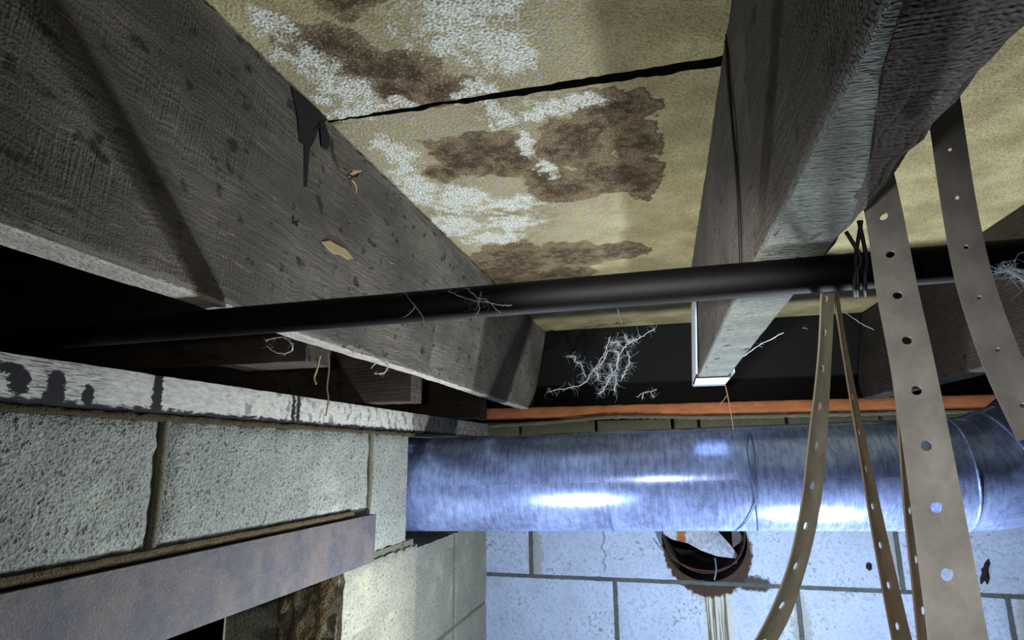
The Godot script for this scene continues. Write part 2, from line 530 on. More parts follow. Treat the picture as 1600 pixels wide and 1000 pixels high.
	M.sill = mat(paint(1600, 100, func(u, v):
		var d: float = .2 + 1.3 * u
		var y: float = v * .06
		var b: float = s1.get_noise_2d(d * 70.0, y * 200.0)
		var a: float = s1.get_noise_2d(d * 300.0, y * 500.0)
		var st: float = s1.get_noise_2d(d * 40.0, y * 700.0 + 5.0)
		var c := Vector3(.68, .675, .64) * (1.0 + .16 * b + .12 * a)
		c = mix3(c, Vector3(.25, .235, .22), ss(.05, .45, st) * ss(.42, .36, d) * .9)
		c = mix3(c, Vector3(.36, .32, .30), ss(.1, .5, s1.get_noise_2d(d * 60.0, y * 40.0 + 20.0)) * .7 * ss(.5, .6, d))
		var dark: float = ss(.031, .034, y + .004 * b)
		for s in [[.325, .020, .0075, .010], [.318, .012, .010, .004], [.352, .021, .0075, .012], [.352, .030, .009, .010], [.379, .027, .0045, .010], [.447, .018, .0055, .05], [.26, .016, .008, .007], [.655, .03, .004, .03], [.665, .018, .004, .03]]:
			var q := Vector2((d - s[0] + .003 * b) / s[2], (y - s[1] + .002 * a) / s[3]).length() + .25 * a
			dark = maxf(dark, ss(1.1, .9, q))
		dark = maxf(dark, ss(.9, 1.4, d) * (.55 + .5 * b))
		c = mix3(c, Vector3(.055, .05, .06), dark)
		return [c, .6 - .4 * dark + .2 * a]), Vector2(1.3, .06), Vector2(.2, -.074 - CY), .9, .05)
	# --- steel
	var r1 := fnl(51, 1.0, 4)
	var steel := paint(512, 512, func(u, v):
		var x: float = u * .3
		var y: float = v * .3
		var a: float = r1.get_noise_2d(x * 320.0, y * 320.0)
		var b: float = r1.get_noise_2d(x * 60.0 + 9.0, y * 60.0)
		var l: float = r1.get_noise_2d(x * 14.0 + 60.0, y * 8.0)
		var c := mix3(Vector3(.46, .445, .46), Vector3(.36, .37, .42), .5 + 1.8 * l) * (1.0 + .16 * a + .16 * b)
		c = mix3(c, Vector3(.44, .40, .38), ss(.1, .45, b) * .5)
		c = mix3(c, Vector3(.75, .76, .8), ss(.5, .62, a) * .6)
		return [c, .5 + .3 * a + .25 * b])
	M.lintel = mat(steel, Vector2(.3, .3), Vector2.ZERO, .78, .06, .0, Color(.72, .69, .66))
	var zinc := paint(768, 768, func(u, v):
		var x: float = u * .6
		var y: float = v * .6
		var a: float = r1.get_noise_2d(x * 340.0, y * 340.0 + 3.0)
		var b: float = r1.get_noise_2d(x * 70.0 + 19.0, y * 45.0)
		var s: float = r1.get_noise_2d(x * 160.0 + 5.0, y * 14.0)
		var l: float = r1.get_noise_2d(x * 10.0 + 60.0, y * 10.0)
		var c := Vector3(.58, .66, .90) * (1.0 + .14 * a + .16 * b + .14 * s + .18 * l)
		c = mix3(c, Vector3(.86, .9, .98), ss(.42, .62, a + .3 * s) * .7)
		return [c, .5 + .16 * a + .12 * b + .22 * s])
	M.zinc = mat(zinc, Vector2(.6, .6), Vector2.ZERO, .24, .008, .66)
	var drab := paint(256, 256, func(u, v):
		var a: float = r1.get_noise_2d(u * 90.0, v * 90.0)
		var b: float = r1.get_noise_2d(u * 14.0 + 19.0, v * 10.0)
		return [Vector3(.66, .655, .64) * (1.0 + .06 * a + .14 * b), .5 + .3 * a])
	M.orange = mat([drab[0], wood[1]], Vector2(.8, .4), Vector2(.2, .3), .9, .1, 0.0, Color(.92, .57, .35))
	M.edge_pale = mat([drab[0], block[1]], Vector2(.5, .16), Vector2(.1, .1), .97, .3, 0.0, Color(1.0, .98, .93))
	M.strap = mat(drab, Vector2(.3, .3), Vector2(.2, 0), .65, .008, .1, Color(.97, .95, .88))
	M.strap_bright = mat(drab, Vector2(.3, .3), Vector2.ZERO, .6, .004, .15, Color(1.0, .99, 1.0))
	M.strap_tan = mat(drab, Vector2(.3, .3), Vector2(.1, 0), .65, .008, .1, Color(1.0, .90, .80))
	M.pipe = mat(steel, Vector2(.3, .3), Vector2.ZERO, .62, .012, .15, Color(.075, .062, .078))
	M.pipe.metallic_specular = .22
	M.wire = plain(Color(.09, .08, .09), .6, .3)
	M.thin_wire = plain(Color(.30, .34, .46), .5, .4)
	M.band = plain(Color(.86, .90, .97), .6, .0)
	M.web = plain(Color(.86, .90, .94), 1.0)
	M.web_dim = plain(Color(.50, .50, .52), 1.0)
	M.root = plain(Color(.62, .52, .42), .95)
	M.chip = plain(Color(.66, .57, .42), .95)
	M.tar = plain(Color(.02, .019, .024), .95)  # near-black, also used for the painted shadow plates on the wide joist
	M.rust = mat(steel, Vector2(.12, .12), Vector2.ZERO, .85, .06, .2, Color(.72, .40, .26))
	M.rust_dark = mat(steel, Vector2(.12, .12), Vector2(.05, 0), .9, .06, .1, Color(.50, .36, .30))
	M.soot = mat(block, Vector2(.2, .2), Vector2(.05, .1), .98, .2, 0.0, Color(.22, .17, .13))
	M.black = plain(Color(.02, .018, .018), .95)
	M.concrete_shell = mat(block, Vector2(.5, .5), Vector2.ZERO, .97, .1, 0.0, Color(.5, .5, .5))
	M.earth = mat(block, Vector2(.4, .4), Vector2.ZERO, .98, .3, 0.0, Color(.45, .36, .27))
	# damper plate: grey blue with one rust stripe
	M.damper = mat(paint(128, 128, func(u, v):
		var b: float = r1.get_noise_2d(u * 12.0, v * 12.0)
		var c := Vector3(.62, .66, .74) * (1.0 + .2 * b)
		c = mix3(c, Vector3(.55, .33, .17), ss(.10, .05, absf(u - .42 + .03 * b)) * .9)
		c = mix3(c, Vector3(.45, .27, .15), ss(.85, .95, v + .08 * b))
		return [c, .5 + .3 * b]), Vector2(.13, .13), Vector2.ZERO, .7, .02, .3)

# ---------------------------------------------------------------- scene
func _ready() -> void:
	rng.seed = 7
	rough.seed = 5
	rough.noise_type = FastNoiseLite.TYPE_SIMPLEX_SMOOTH
	rough.fractal_octaves = 3
	rough.frequency = 1.0
	# camera
	var cam := Camera3D.new()
	cam.name = "camera"
	cam.fov = rad_to_deg(2.0 * atan(500.0 / FOCAL))
	cam.near = 0.01
	var right := Vector3(CAM_R.x, CAM_R.y, -CAM_R.z)
	var up := -Vector3(CAM_DN.x, CAM_DN.y, -CAM_DN.z)
	var back := -Vector3(CAM_F.x, CAM_F.y, -CAM_F.z)
	# the axes above are the pixel axes seen from (X, H, D); rows of the lens matrix
	cam.transform = Transform3D(Basis(right, up, back).orthonormalized(), W(0, 0, 0))
	add_child(cam)
	cam.make_current()
	# environment: a closed dark space, lit by the hand lamps only
	var we := WorldEnvironment.new()
	we.name = "environment"
	var env := Environment.new()
	env.background_mode = Environment.BG_COLOR
	env.background_color = Color(0.01, 0.01, 0.012)
	env.tonemap_mode = Environment.TONE_MAPPER_LINEAR
	env.tonemap_exposure = 1.12
	env.sdfgi_enabled = true
	env.ssao_enabled = true
	env.ssil_enabled = true
	we.environment = env
	add_child(we)
	# lamps: a two work lights standing low in front of and under the duct, and the phone's own light beside the lens
	lamp("work_light_near", W(-.19, -.29, .78), Color(.95, .975, 1.0), .20, .02)
	lamp("work_light_far", W(.27, -.40, 1.0), Color(.93, .97, 1.0), .50, .02)
	var torch := SpotLight3D.new()
	torch.name = "phone_light"
	torch.position = W(-.035, .004, -.02)
	torch.basis = Basis.looking_at(PD(890, 760, 1.0) - torch.position)
	torch.light_color = Color(1.0, .985, .955)
	torch.light_energy = .10
	torch.light_size = .01
	torch.spot_range = 6.0
	torch.spot_attenuation = 2.0
	torch.spot_angle = 47.0
	torch.spot_angle_attenuation = 1.0
	torch.shadow_enabled = true
	add_child(torch)
	# added second beam beside the lens, there to brighten the far bay
	var core := torch.duplicate() as SpotLight3D
	core.name = "far_bay_fill"
	core.basis = Basis.looking_at(PD(1070, 490, 1.0) - torch.position)
	core.light_energy = .85
	core.spot_angle = 14.5
	add_child(core)
	make_materials()
	shell()
	walls()
	timbers()
	metal()
	small_things()

func lamp(called: String, at: Vector3, c: Color, energy: float, size: float) -> void:
	var l := OmniLight3D.new()
	l.name = called
	l.position = at
	l.light_color = c
	l.light_energy = energy
	l.light_size = size
	l.omni_range = 6.0
	l.omni_attenuation = 2.0
	l.shadow_enabled = true
	add_child(l)

func box(called: String, lo: Vector3, hi: Vector3, m: Material, parent: Node3D = null) -> MeshInstance3D:
	# axis box from (X, H, D) corners, with uv in metres
	var st := mb()
	var a := W(lo.x, lo.y, lo.z)
	var b := W(hi.x, hi.y, hi.z)
	var lo2 := Vector3(minf(a.x, b.x), minf(a.y, b.y), minf(a.z, b.z))
	var s := (b - a).abs()
	for ax in 3:
		for sg in 2:
			var n := Vector3.ZERO
			n[ax] = 1 if sg == 1 else -1
			var o := lo2
			if sg == 1: o[ax] += s[ax]
			var u := Vector3.ZERO
			var v := Vector3.ZERO
			u[(ax + 1) % 3] = s[(ax + 1) % 3]
			v[(ax + 2) % 3] = s[(ax + 2) % 3]
			st.set_smooth_group(ax * 2 + sg + 1)
			quad(st, o, o + u, o + u + v, o + v, Vector2.ZERO, Vector2(u.length(), 0), Vector2(u.length(), v.length()), Vector2(0, v.length()), n)
	return obj(called, done(st), m, parent)

func shell() -> void:
	structure(box("floor", Vector3(-2.2, -1.25, -1.3), Vector3(1.9, -1.2, 2.0), M.earth))
	structure(box("wall_right", Vector3(1.7, -1.2, -1.2), Vector3(1.8, .5, 1.9), M.concrete_shell))
	structure(box("wall_front", Vector3(-2.1, -1.2, -1.3), Vector3(1.8, .5, -1.2), M.concrete_shell))
	structure(box("wall_outer", Vector3(-2.2, -1.2, -1.3), Vector3(-2.1, .5, 2.0), M.black))
	# ceiling: subfloor sheets, each a part, under a dark deck
	var ceiling := base("ceiling", W(0, .32, .6))
	structure(ceiling)
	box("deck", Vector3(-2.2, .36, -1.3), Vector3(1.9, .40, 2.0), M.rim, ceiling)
	var edge := func(x: float, s: float) -> float: return .004 * noise3(Vector3(x, s, 0), 30.0) + .003 * noise3(Vector3(x, s, 3), 90.0) + .002 * noise3(Vector3(x, s, 3), 260.0)
	sheet_panel(ceiling, -1.2, func(x): return -.95, func(x): return .4655 - .0015 * clampf((x + .31) / .37, 0, 1) + .55 * edge.call(x, 1.0))
	sheet_panel(ceiling, -1.2, func(x): return .4695 + .009 * clampf((x + .31) / .37, 0, 1) + .9 * edge.call(x, 5.0), func(x): return 1.55)

func sheet_panel(parent: Node3D, x0: float, near: Callable, far: Callable) -> void:
	var st := mb()
	var n := 420
	var se := mb()
	var h := .32
	var t := .018
	for i in n:
		var xa := x0 + 2.9 * i / n
		var xb := x0 + 2.9 * (i + 1) / n
		var q := [Vector3(xa, h, near.call(xa)), Vector3(xb, h, near.call(xb)), Vector3(xb, h, far.call(xb)), Vector3(xa, h, far.call(xa))]
		var p := []
		var uv := []
		for k in q:
			p.append(W(k.x, k.y, k.z)); uv.append(Vector2(k.x, k.z))
		var up := Vector3(0, t, 0)
		st.set_smooth_group(1)
		quad(st, p[0], p[1], p[2], p[3], uv[0], uv[1], uv[2], uv[3], Vector3.DOWN)
		st.set_smooth_group(2)
		quad(st, p[0] + up, p[1] + up, p[2] + up, p[3] + up, uv[0], uv[1], uv[2], uv[3], Vector3.UP)
		se.set_smooth_group(-1)
		quad(se, p[0], p[1], p[1] + up, p[0] + up, uv[0], uv[1], uv[1], uv[0], Vector3(0, 0, 1))
		quad(se, p[3], p[2], p[2] + up, p[3] + up, uv[3], uv[2], uv[2], uv[3], Vector3(0, 0, -1))
	var pn := obj("subfloor_panel", done(st), M.subfloor, parent)
	var ed := MeshInstance3D.new()
	ed.name = "black_edge"  # sheet edges coloured flat near-black
	ed.mesh = done(se)
	ed.material_override = M.tar
	pn.add_child(ed, true)

func walls() -> void:
	var dd := Vector3(0, 0, -1)
	var hh := Vector3(0, 1, 0)
	var xx := Vector3(1, 0, 0)
	# ---- left pier: blocks in the plane X = -0.45
	var wl := base("wall_left", W(-.55, -.15, .5))
	structure(wl)
	for r in [[-.75, -.346, M.block], [-.338, .056, M.block], [.064, .456, M.block], [.466, .861, M.block]]:
		obj("concrete_block", unit(W(-.45, -.082, r[0]), dd * (r[1] - r[0]), hh * .115, .19, 40, 14, .0022, .003), r[2], wl)
	obj("concrete_block", unit(W(-.45, -.150, .868), dd * .141, hh * .183, .19, 16, 20, .0016, .004), M.block, wl)
	# the row under it: a pale block right of the opening, more below
	obj("concrete_block", unit(W(-.45, -.356, .80), dd * .262, hh * .2, .19, 26, 20, .0016, .007), M.block_smooth, wl)
	obj("concrete_block", unit(W(-.45, -.566, .80), dd * .262, hh * .2, .19, 8, 8, .0016, .006), M.block_smooth, wl)
	# mortar behind the joints
	box("mortar", Vector3(-.64, -.09, -.75), Vector3(-.4545, .034, .868), M.mortar, wl)
	box("mortar", Vector3(-.64, -.57, .83), Vector3(-.457, -.15, 1.05), M.mortar, wl)
	# raked vertical joint beads
	for d in [.461, .8645]:
		var st := mb()
		tube_into(st, [W(-.4525, -.083, d), W(-.4518, -.03, d + .0006), W(-.4525, .032, d)], [.0045, .0048, .0045], 8)
		obj("mortar", done(st), M.mortar, wl)
	obj("mortar", unit(W(-.4475, .0295, -.4), dd * 1.432, hh * .0085, .1, 240, 2, .0022, .0022), M.dirt, wl)
	obj("mortar", unit(W(-.4455, -.0885, -.4), dd * 1.215, hh * .0085, .1, 200, 3, .0016, .0012), M.ledge, wl)
	obj("mortar", unit(W(-.449, -.149, .855), dd * .03, hh * .05, .1, 6, 8, .003, .004), M.ledge, wl)
	# brown broken face of the opening: core webs of the block, and the dark behind
	obj("jamb_block", unit(W(-.56, -.40, .803), xx * .105, hh * .25, .2, 18, 26, .005, .006), M.jamb, wl)
	obj("jamb_block", unit(W(-.605, -.40, .812), xx * .04, hh * .25, .2, 8, 26, .004, .006), M.jamb, wl)
	# set back stretch beyond the pier
	for r in [[1.066, 1.32], [1.327, 1.60]]:
		obj("concrete_block", unit(W(-.475, -.366, r[0]), dd * (r[1] - r[0]), hh * .192, .18, 24, 18, .001, .002), M.block_grey, wl)
		obj("concrete_block", unit(W(-.475, -.566, r[0]), dd * (r[1] - r[0]), hh * .195, .18, 24, 18, .001, .002), M.block_grey, wl)
	box("mortar", Vector3(-.66, -.57, 1.06), Vector3(-.478, -.18, 1.58), M.mortar, wl)
	# below the opening the wall goes on to the floor, out of sight
	box("concrete_block", Vector3(-.64, -1.2, -.75), Vector3(-.452, -.575, 1.6), M.block_grey, wl)
	# ---- far wall, plane D = 1.56
	var wb := base("wall_back", W(.2, -.2, 1.66))
	structure(wb)
	var hole := [W(.066, -.202, 1.56), .097]
	var g := .0045
	for r in [[-.56, -.149, -.506, -.3075], [-.149, .26, -.506, -.3075], [.26, .668, -.506, -.3075], [.668, 1.076, -.506, -.3075], [1.076, 1.7, -.506, -.3075],
			[-.56, -.357, -.3, -.104], [-.357, .054, -.3, -.104], [.054, .475, -.3, -.104], [.475, .885, -.3, -.104], [.885, 1.7, -.3, -.104],
			[-.56, -.149, -.097, .028], [-.149, .26, -.097, .028], [.26, .668, -.097, .028], [.668, 1.076, -.097, .028], [1.076, 1.7, -.097, .028],
			[-.56, -.149, -.71, -.513], [-.149, .26, -.71, -.513], [.26, .668, -.71, -.513], [.668, 1.076, -.71, -.513]]:
		var cut := hole if r[0] < .16 and r[1] > -.03 and r[2] < -.12 and r[3] > -.29 else []
		obj("concrete_block", unit(W(r[0] + g, r[2], 1.56), xx * (r[1] - r[0] - 2.0 * g), hh * (r[3] - r[2]), .2, 48, 24, .0011, .0016, cut), M.wall, wb)
	# joints: recessed mortar, left open round the flue hole
	for r in [[-.8, -.035], [.168, 1.7]]:
		box("mortar", Vector3(r[0], -.298, 1.563), Vector3(r[1], .03, 1.75), M.joint_grey, wb)
	for r in [[-.8, 1.7]]:
		box("mortar", Vector3(r[0], -.72, 1.563), Vector3(r[1], -.2982, 1.75), M.joint_grey, wb)
	box("mortar", Vector3(-.035, -.102, 1.563), Vector3(.168, .03, 1.75), M.joint_grey, wb)
	box("concrete_block", Vector3(-.8, -1.2, 1.57), Vector3(1.7, -.715, 1.8), M.block_grey, wb)
	box("backing", Vector3(-2.1, -1.2, 1.9), Vector3(1.9, .5, 2.0), M.black, wb)
	# flue hole lining
	var st := mb()
	var n := 40
	for i in n:
		var a0 := TAU * i / n
		var a1 := TAU * (i + 1) / n
		for k in 4:
			var d0 := 1.559 + .05 * k
			var d1 := d0 + .05
			var p := func(a: float, d: float) -> Vector3:
				var q := W(.066 + .099 * cos(a), -.202 + .099 * sin(a), d)
				return q + Vector3(cos(a), sin(a), 0) * .004 * noise3(q, 50.0)
			st.set_smooth_group(1)
			quad(st, p.call(a0, d0), p.call(a1, d0), p.call(a1, d1), p.call(a0, d1), Vector2(a0 * .1, d0), Vector2(a1 * .1, d0), Vector2(a1 * .1, d1), Vector2(a0 * .1, d1), Vector3(-cos(a0), -sin(a0), 0))
	obj("flue_lining", done(st), M.soot, wb)
	# cap course of small bricks under the sill
	var x := -.5
	var widths := [.125, .2, .19, .062, .2, .2, .2, .2, .2]
	x = -.5
	for w in widths:
		obj("brick", unit(W(x, .036, 1.545), xx * (w - .006), hh * .043, .1, 16, 5, .0012, .002), M.cap, wb)
		x += w
	# ---- steel angle over the opening
	var li := base("steel_lintel", W(-.445, -.155, .4))
	tag(li, "blue grey steel angle lintel spanning the dark opening under the left block course", "lintel")
	obj("upright_leg", unit(W(-.4395, -.1585, -.4), dd * 1.268, hh * .069, .006, 60, 6, .0006, .0004), M.lintel, li)
	box("flat_leg", Vector3(-.56, -.1585, -.4), Vector3(-.4455, -.1525, .868), M.lintel, li)

func lumpy(keys: Array, r: float, n: int) -> ArrayMesh:
	var pts := []
	var rad := []
	for i in n + 1:
		var t := float(i) / n * (keys.size() - 1)
		var k := mini(int(t), keys.size() - 2)
		var p: Vector3 = (keys[k] as Vector3).lerp(keys[k + 1], t - k)
		p += Vector3(.0022 * noise3(p, 30.0), .0012 * noise3(p, 50.0), 0)
		pts.append(p)
		rad.append(r * (1.0 + .35 * noise3(p, 70.0) + .25 * noise3(p, 200.0)))
	var st := mb()
	tube_into(st, pts, rad, 9)
	return done(st)

func timbers() -> void:
	var lj := base("floor_joist", W(-.325, .11, .7))
	tag(lj, "wide weathered joist with rough saw marks on its face, left of the stained subfloor", "joist", "floor joists")
	obj("board", timber([[-.9, -.345, -.300, -.336, -.298, .32, .11], [.2, -.345, -.301, -.334, -.297, .32, .11], [.35, -.346, -.302, -.336, -.311, .32, .11], [.5, -.347, -.303, -.347, -.326, .32, .11], [.8, -.35, -.303, -.348, -.332, .32, .11], [1.3, -.355, -.304, -.366, -.344, .32, .11], [1.555, -.355, -.304, -.366, -.345, .32, .113]], .012, .0014), M.wood, lj)
	obj("pale_edge", timber([[.15, -.334, -.300, -.333, -.301, .1125, .1085], [.35, -.335, -.313, -.334, -.3135, .1125, .1085], [.5, -.346, -.328, -.345, -.3285, .1125, .1085], [.8, -.347, -.333, -.346, -.3335, .1125, .1085], [1.3, -.365, -.345, -.364, -.3455, .1125, .1085], [1.5, -.365, -.345, -.364, -.3455, .1125, .1085]], .006, .0016, .0012), M.edge_pale, lj).set_meta("label", "pale splintered lower edge")  # strip coloured paler than the board above it
	var rj := base("floor_joist", W(.08, .11, .5))
	tag(rj, "grey joist running overhead right of the stains, cut short above the duct", "joist", "floor joists")
	obj("board", timber([[-.9, .066, .106, .060, .102, .32, .11], [.1, .066, .106, .059, .101, .32, .11], [.3, .0645, .104, .0575, .098, .32, .11], [.45, .0635, .1, .0535, .096, .32, .11], [.95, .059, .098, .0485, .094, .32, .11], [1.045, .058, .098, .0475, .0935, .32, .11]], .008, .0018), M.wood_cut, rj)
	obj("lit_underside", timber([[.13, .0600, .0615, .0605, .0612, .112, .1093], [.18, .0595, .069, .0603, .0685, .112, .1093], [.24, .059, .083, .0595, .0825, .112, .1093], [.30, .058, .093, .059, .0925, .112, .1093], [.45, .054, .0945, .055, .094, .112, .1093], [.94, .049, .093, .05, .092, .112, .1093]], .006, .0006, .0004), M.lit_grey, rj).set_meta("label", "grey underside, its paleness shaped to the lit area")  # pale overlay, tapered to paint in the lit part of the underside
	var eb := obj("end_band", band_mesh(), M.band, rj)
	eb.set_meta("label", "pale band round the cut end")
	var tj := base("floor_joist", W(.46, .11, .7))
	tag(tj, "dark joist at the right edge behind the hanging straps", "joist", "floor joists")
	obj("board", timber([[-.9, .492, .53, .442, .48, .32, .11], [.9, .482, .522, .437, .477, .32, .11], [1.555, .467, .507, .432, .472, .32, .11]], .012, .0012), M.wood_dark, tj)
	# short cross joists that sit on the left sill
	var labels := ["nearest short cross joist on the left sill, just under the pipe", "middle short cross joist on the left sill, behind hanging debris", "farthest short cross joist, low in the dark corner left of the duct"]
	var k := 0
	for r in [[.566, .618, .099], [.845, .888, .077], [1.2, 1.245, .071]]:
		var st := base("cross_joist", W(-.6, r[2], r[0]))
		tag(st, labels[k], "joist", "short cross joists")
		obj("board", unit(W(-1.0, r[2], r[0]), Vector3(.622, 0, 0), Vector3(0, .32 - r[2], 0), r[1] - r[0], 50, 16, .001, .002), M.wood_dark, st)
		k += 1
	# sills and rim
	var s1 := base("sill_plate", W(-.5, .036, .4))
	tag(s1, "whitish chipped sill plank with black drips on top of the left block wall", "sill")
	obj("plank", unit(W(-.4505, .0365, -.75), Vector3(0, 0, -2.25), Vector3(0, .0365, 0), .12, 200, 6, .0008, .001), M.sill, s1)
	var s2 := base("sill_plate", W(.4, .085, 1.52))
	tag(s2, "orange brown sill plank lying along the far wall over the duct", "sill")
	obj("plank", unit(W(-.50, .0865, 1.505), Vector3(2.14, 0, 0), Vector3(0, .0275, 0), .09, 160, 5, .0012, .002), M.orange, s2)
	var ru := base("rim_joist", W(.4, .12, 1.57))
	tag(ru, "near black rim board closing the joist bays above the orange sill", "rim board")
	obj("board", unit(W(-.9, .118, 1.568), Vector3(2.6, 0, 0), Vector3(0, .24, 0), .04, 80, 8, .001, .001), M.rim, ru)  # whole board in one near-black tint
	var foam := lumpy([W(-.5, .066, 1.50), W(-.3, .074, 1.505), W(-.15, .0845, 1.502), W(-.02, .082, 1.502), W(.1, .078, 1.51), W(.5, .079, 1.512), W(.9, .079, 1.51)], .0055, 160)
	tag(obj("sealant_strip", foam, M.mortar), "lumpy grey strip of old sealant sagging below the orange sill", "sealant")

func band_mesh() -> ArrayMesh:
	# thin pale U wrapped round the last centimetres of the joist
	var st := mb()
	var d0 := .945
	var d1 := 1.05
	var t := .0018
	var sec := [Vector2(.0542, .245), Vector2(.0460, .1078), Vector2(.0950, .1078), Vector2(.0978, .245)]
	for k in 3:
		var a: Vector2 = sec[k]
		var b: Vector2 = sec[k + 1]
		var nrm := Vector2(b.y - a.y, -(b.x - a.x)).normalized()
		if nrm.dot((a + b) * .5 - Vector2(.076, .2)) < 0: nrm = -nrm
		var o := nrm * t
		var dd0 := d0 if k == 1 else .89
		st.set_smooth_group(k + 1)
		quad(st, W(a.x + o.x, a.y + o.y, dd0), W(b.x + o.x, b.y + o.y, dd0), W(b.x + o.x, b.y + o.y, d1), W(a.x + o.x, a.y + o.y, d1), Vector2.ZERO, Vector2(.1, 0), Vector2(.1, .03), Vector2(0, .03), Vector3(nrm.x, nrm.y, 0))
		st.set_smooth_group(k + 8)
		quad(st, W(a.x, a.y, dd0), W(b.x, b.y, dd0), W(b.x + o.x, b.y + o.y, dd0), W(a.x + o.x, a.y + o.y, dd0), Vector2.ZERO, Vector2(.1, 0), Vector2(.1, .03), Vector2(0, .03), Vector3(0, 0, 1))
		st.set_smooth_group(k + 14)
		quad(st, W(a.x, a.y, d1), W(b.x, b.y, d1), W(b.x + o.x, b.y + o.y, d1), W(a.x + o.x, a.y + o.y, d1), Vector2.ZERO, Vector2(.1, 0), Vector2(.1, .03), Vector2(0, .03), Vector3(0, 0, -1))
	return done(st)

func duct_axis(x: float) -> Vector3:
	return W(x, -.047 + .022 * x, 1.1)

func metal() -> void:
	# iron pipe under the joists
	var pts := []
	for i in 90:
		var x := -1.0 + 2.2 * i / 89.0
		pts.append(W(x, .0985 + .007 * x, .364))
	tag(obj("iron_pipe", tube(pts, .0106, 20), M.pipe), "dark iron pipe crossing the whole picture under the joists", "pipe")
	# round duct with an adjustable elbow at the right
	var du := base("round_duct", duct_axis(0))
	tag(du, "shiny blue grey galvanised round duct running along the far wall", "duct")
	var rr := .0855
	pts = []
	for i in 60:
		pts.append(duct_axis(-1.3 + (1.3 + .425) * i / 59.0))
	obj("duct_pipe", tube(pts, rr, 64), M.zinc, du)
	var p0 := duct_axis(.425)
	var dir := Vector3(1, .022, 0).normalized()
	var beads := [p0, duct_axis(.12)]
	var dirs := [dir, dir]
	for k in 4:
		var turned := dir.rotated(Vector3(.35, 0, 1).normalized(), .36)
		turned.y = maxf(turned.y, dir.y)
		var p1 := p0 + dir * .038
		var p2 := p1 + turned * .038
		var st := mb()
		tube_into(st, [p0, p0.lerp(p1, .98), p1.lerp(p2, .04), p2], [rr, rr * .999, rr * .999, rr], 64, false)
		obj("elbow_gore", done(st), M.zinc, du)
		p0 = p2
		dir = turned
		beads.append(p0); dirs.append(dir)
	for k in [0, 2, 3, 4]:
		obj("seam_bead", ring_mesh(beads[k], dirs[k], rr, .0022), M.zinc, du)
	# perforated hanger straps
	var gset := "perforated hanger straps"
	var s := func(l: Array, r: Array) -> Array: return [PD(l[0], l[1], l[2]), PD(r[0], r[1], r[2])]
	var a1 := [s.call([1283, 396, .404], [1304, 396, .421]), s.call([1283, 455, .395], [1303, 455, .413]), s.call([1278, 560, .387], [1298, 560, .404]), s.call([1262, 700, .384], [1290, 700, .400]), s.call([1250, 800, .384], [1279, 800, .399]), s.call([1226, 900, .384], [1256, 896, .398]), s.call([1180, 1000, .385], [1222, 986, .398]), s.call([1120, 1070, .388], [1150, 1090, .40])]
	tag(obj("perforated_strap", strap_mesh(a1, .0225, .0024), M.strap), "grey perforated strap curving to the left as it hangs in front of the duct", "strap", gset)
	var a2 := [s.call([1300, 396, .432], [1303, 396, .448]), s.call([1303, 455, .428], [1309, 455, .445]), s.call([1318, 560, .424], [1326, 560, .441]), s.call([1341, 700, .42], [1355, 700, .434]), s.call([1364, 840, .42], [1386, 840, .432]), s.call([1394, 1000, .42], [1424, 1000, .431]), s.call([1412, 1080, .42], [1448, 1080, .43])]
	tag(obj("perforated_strap", strap_mesh(a2, .0225, .0022), M.strap_tan), "thin twisted strap seen nearly edge on between the curved strap and the wide strap", "strap", gset)
	var a3 := [s.call([1366, 380, .37], [1376, 380, .385]), s.call([1388, 540, .36], [1400, 540, .375]), s.call([1401, 640, .355], [1417, 640, .368]), s.call([1413, 800, .35], [1436, 800, .362]), s.call([1424, 900, .35], [1452, 900, .36]), s.call([1434, 1000, .35], [1468, 1000, .358]), s.call([1442, 1080, .35], [1480, 1080, .357])]
	tag(obj("perforated_strap", strap_mesh(a3, .0225, .0022), M.strap_tan), "tan strap half hidden behind the left edge of the wide strap", "strap", gset)
	var a4 := [s.call([1322, 215, .330], [1380, 205, .328]), s.call([1350, 330, .312], [1405, 305, .310]), s.call([1369, 455, .294], [1433, 445, .292]), s.call([1389, 560, .282], [1457, 552, .280]), s.call([1411, 700, .27], [1486, 692, .268]), s.call([1431, 850, .26], [1515, 842, .258]), s.call([1450, 1000, .253], [1543, 992, .251]), s.call([1458, 1080, .25], [1557, 1072, .248])]
	tag(obj("perforated_strap", strap_mesh(a4, .0222, .0021), M.strap_bright), "widest pale strap with a row of bright holes, hanging at the right", "strap", gset)
	var a5 := [s.call([1432, 60, .300], [1486, 50, .296]), s.call([1452, 195, .300], [1505, 185, .296]), s.call([1470, 320, .30], [1524, 308, .296]), s.call([1488, 420, .298], [1545, 408, .294]), s.call([1510, 500, .295], [1569, 486, .291]), s.call([1543, 590, .29], [1604, 572, .286]), s.call([1590, 690, .285], [1652, 668, .281])]
	tag(obj("perforated_strap", strap_mesh(a5, .0222, .0009), M.strap_bright), "upper strap bending away towards the right edge of the photo", "strap", gset)
	# wire hanger round the pipe
	var wh := base("wire_hanger", W(.106, .1, .364))
	tag(wh, "dark bent wire hanger looped round the iron pipe beside the wide strap", "hanger")
	for q in [[[1322, 362], [1345, 404], 1336], [[1346, 345], [1337, 404], 1340], [[1342, 345], [1354, 404], 1352]]:
		obj("wire", tube(smooth_path([PD(q[0][0], q[0][1], .352), PD(q[1][0], q[1][1], .351), PD(q[2], 430, .3505), PD(q[2], 452, .354), PD(q[2], 462, .366), PD(q[2], 448, .381)], 5), .0011, 7), M.wire, wh)
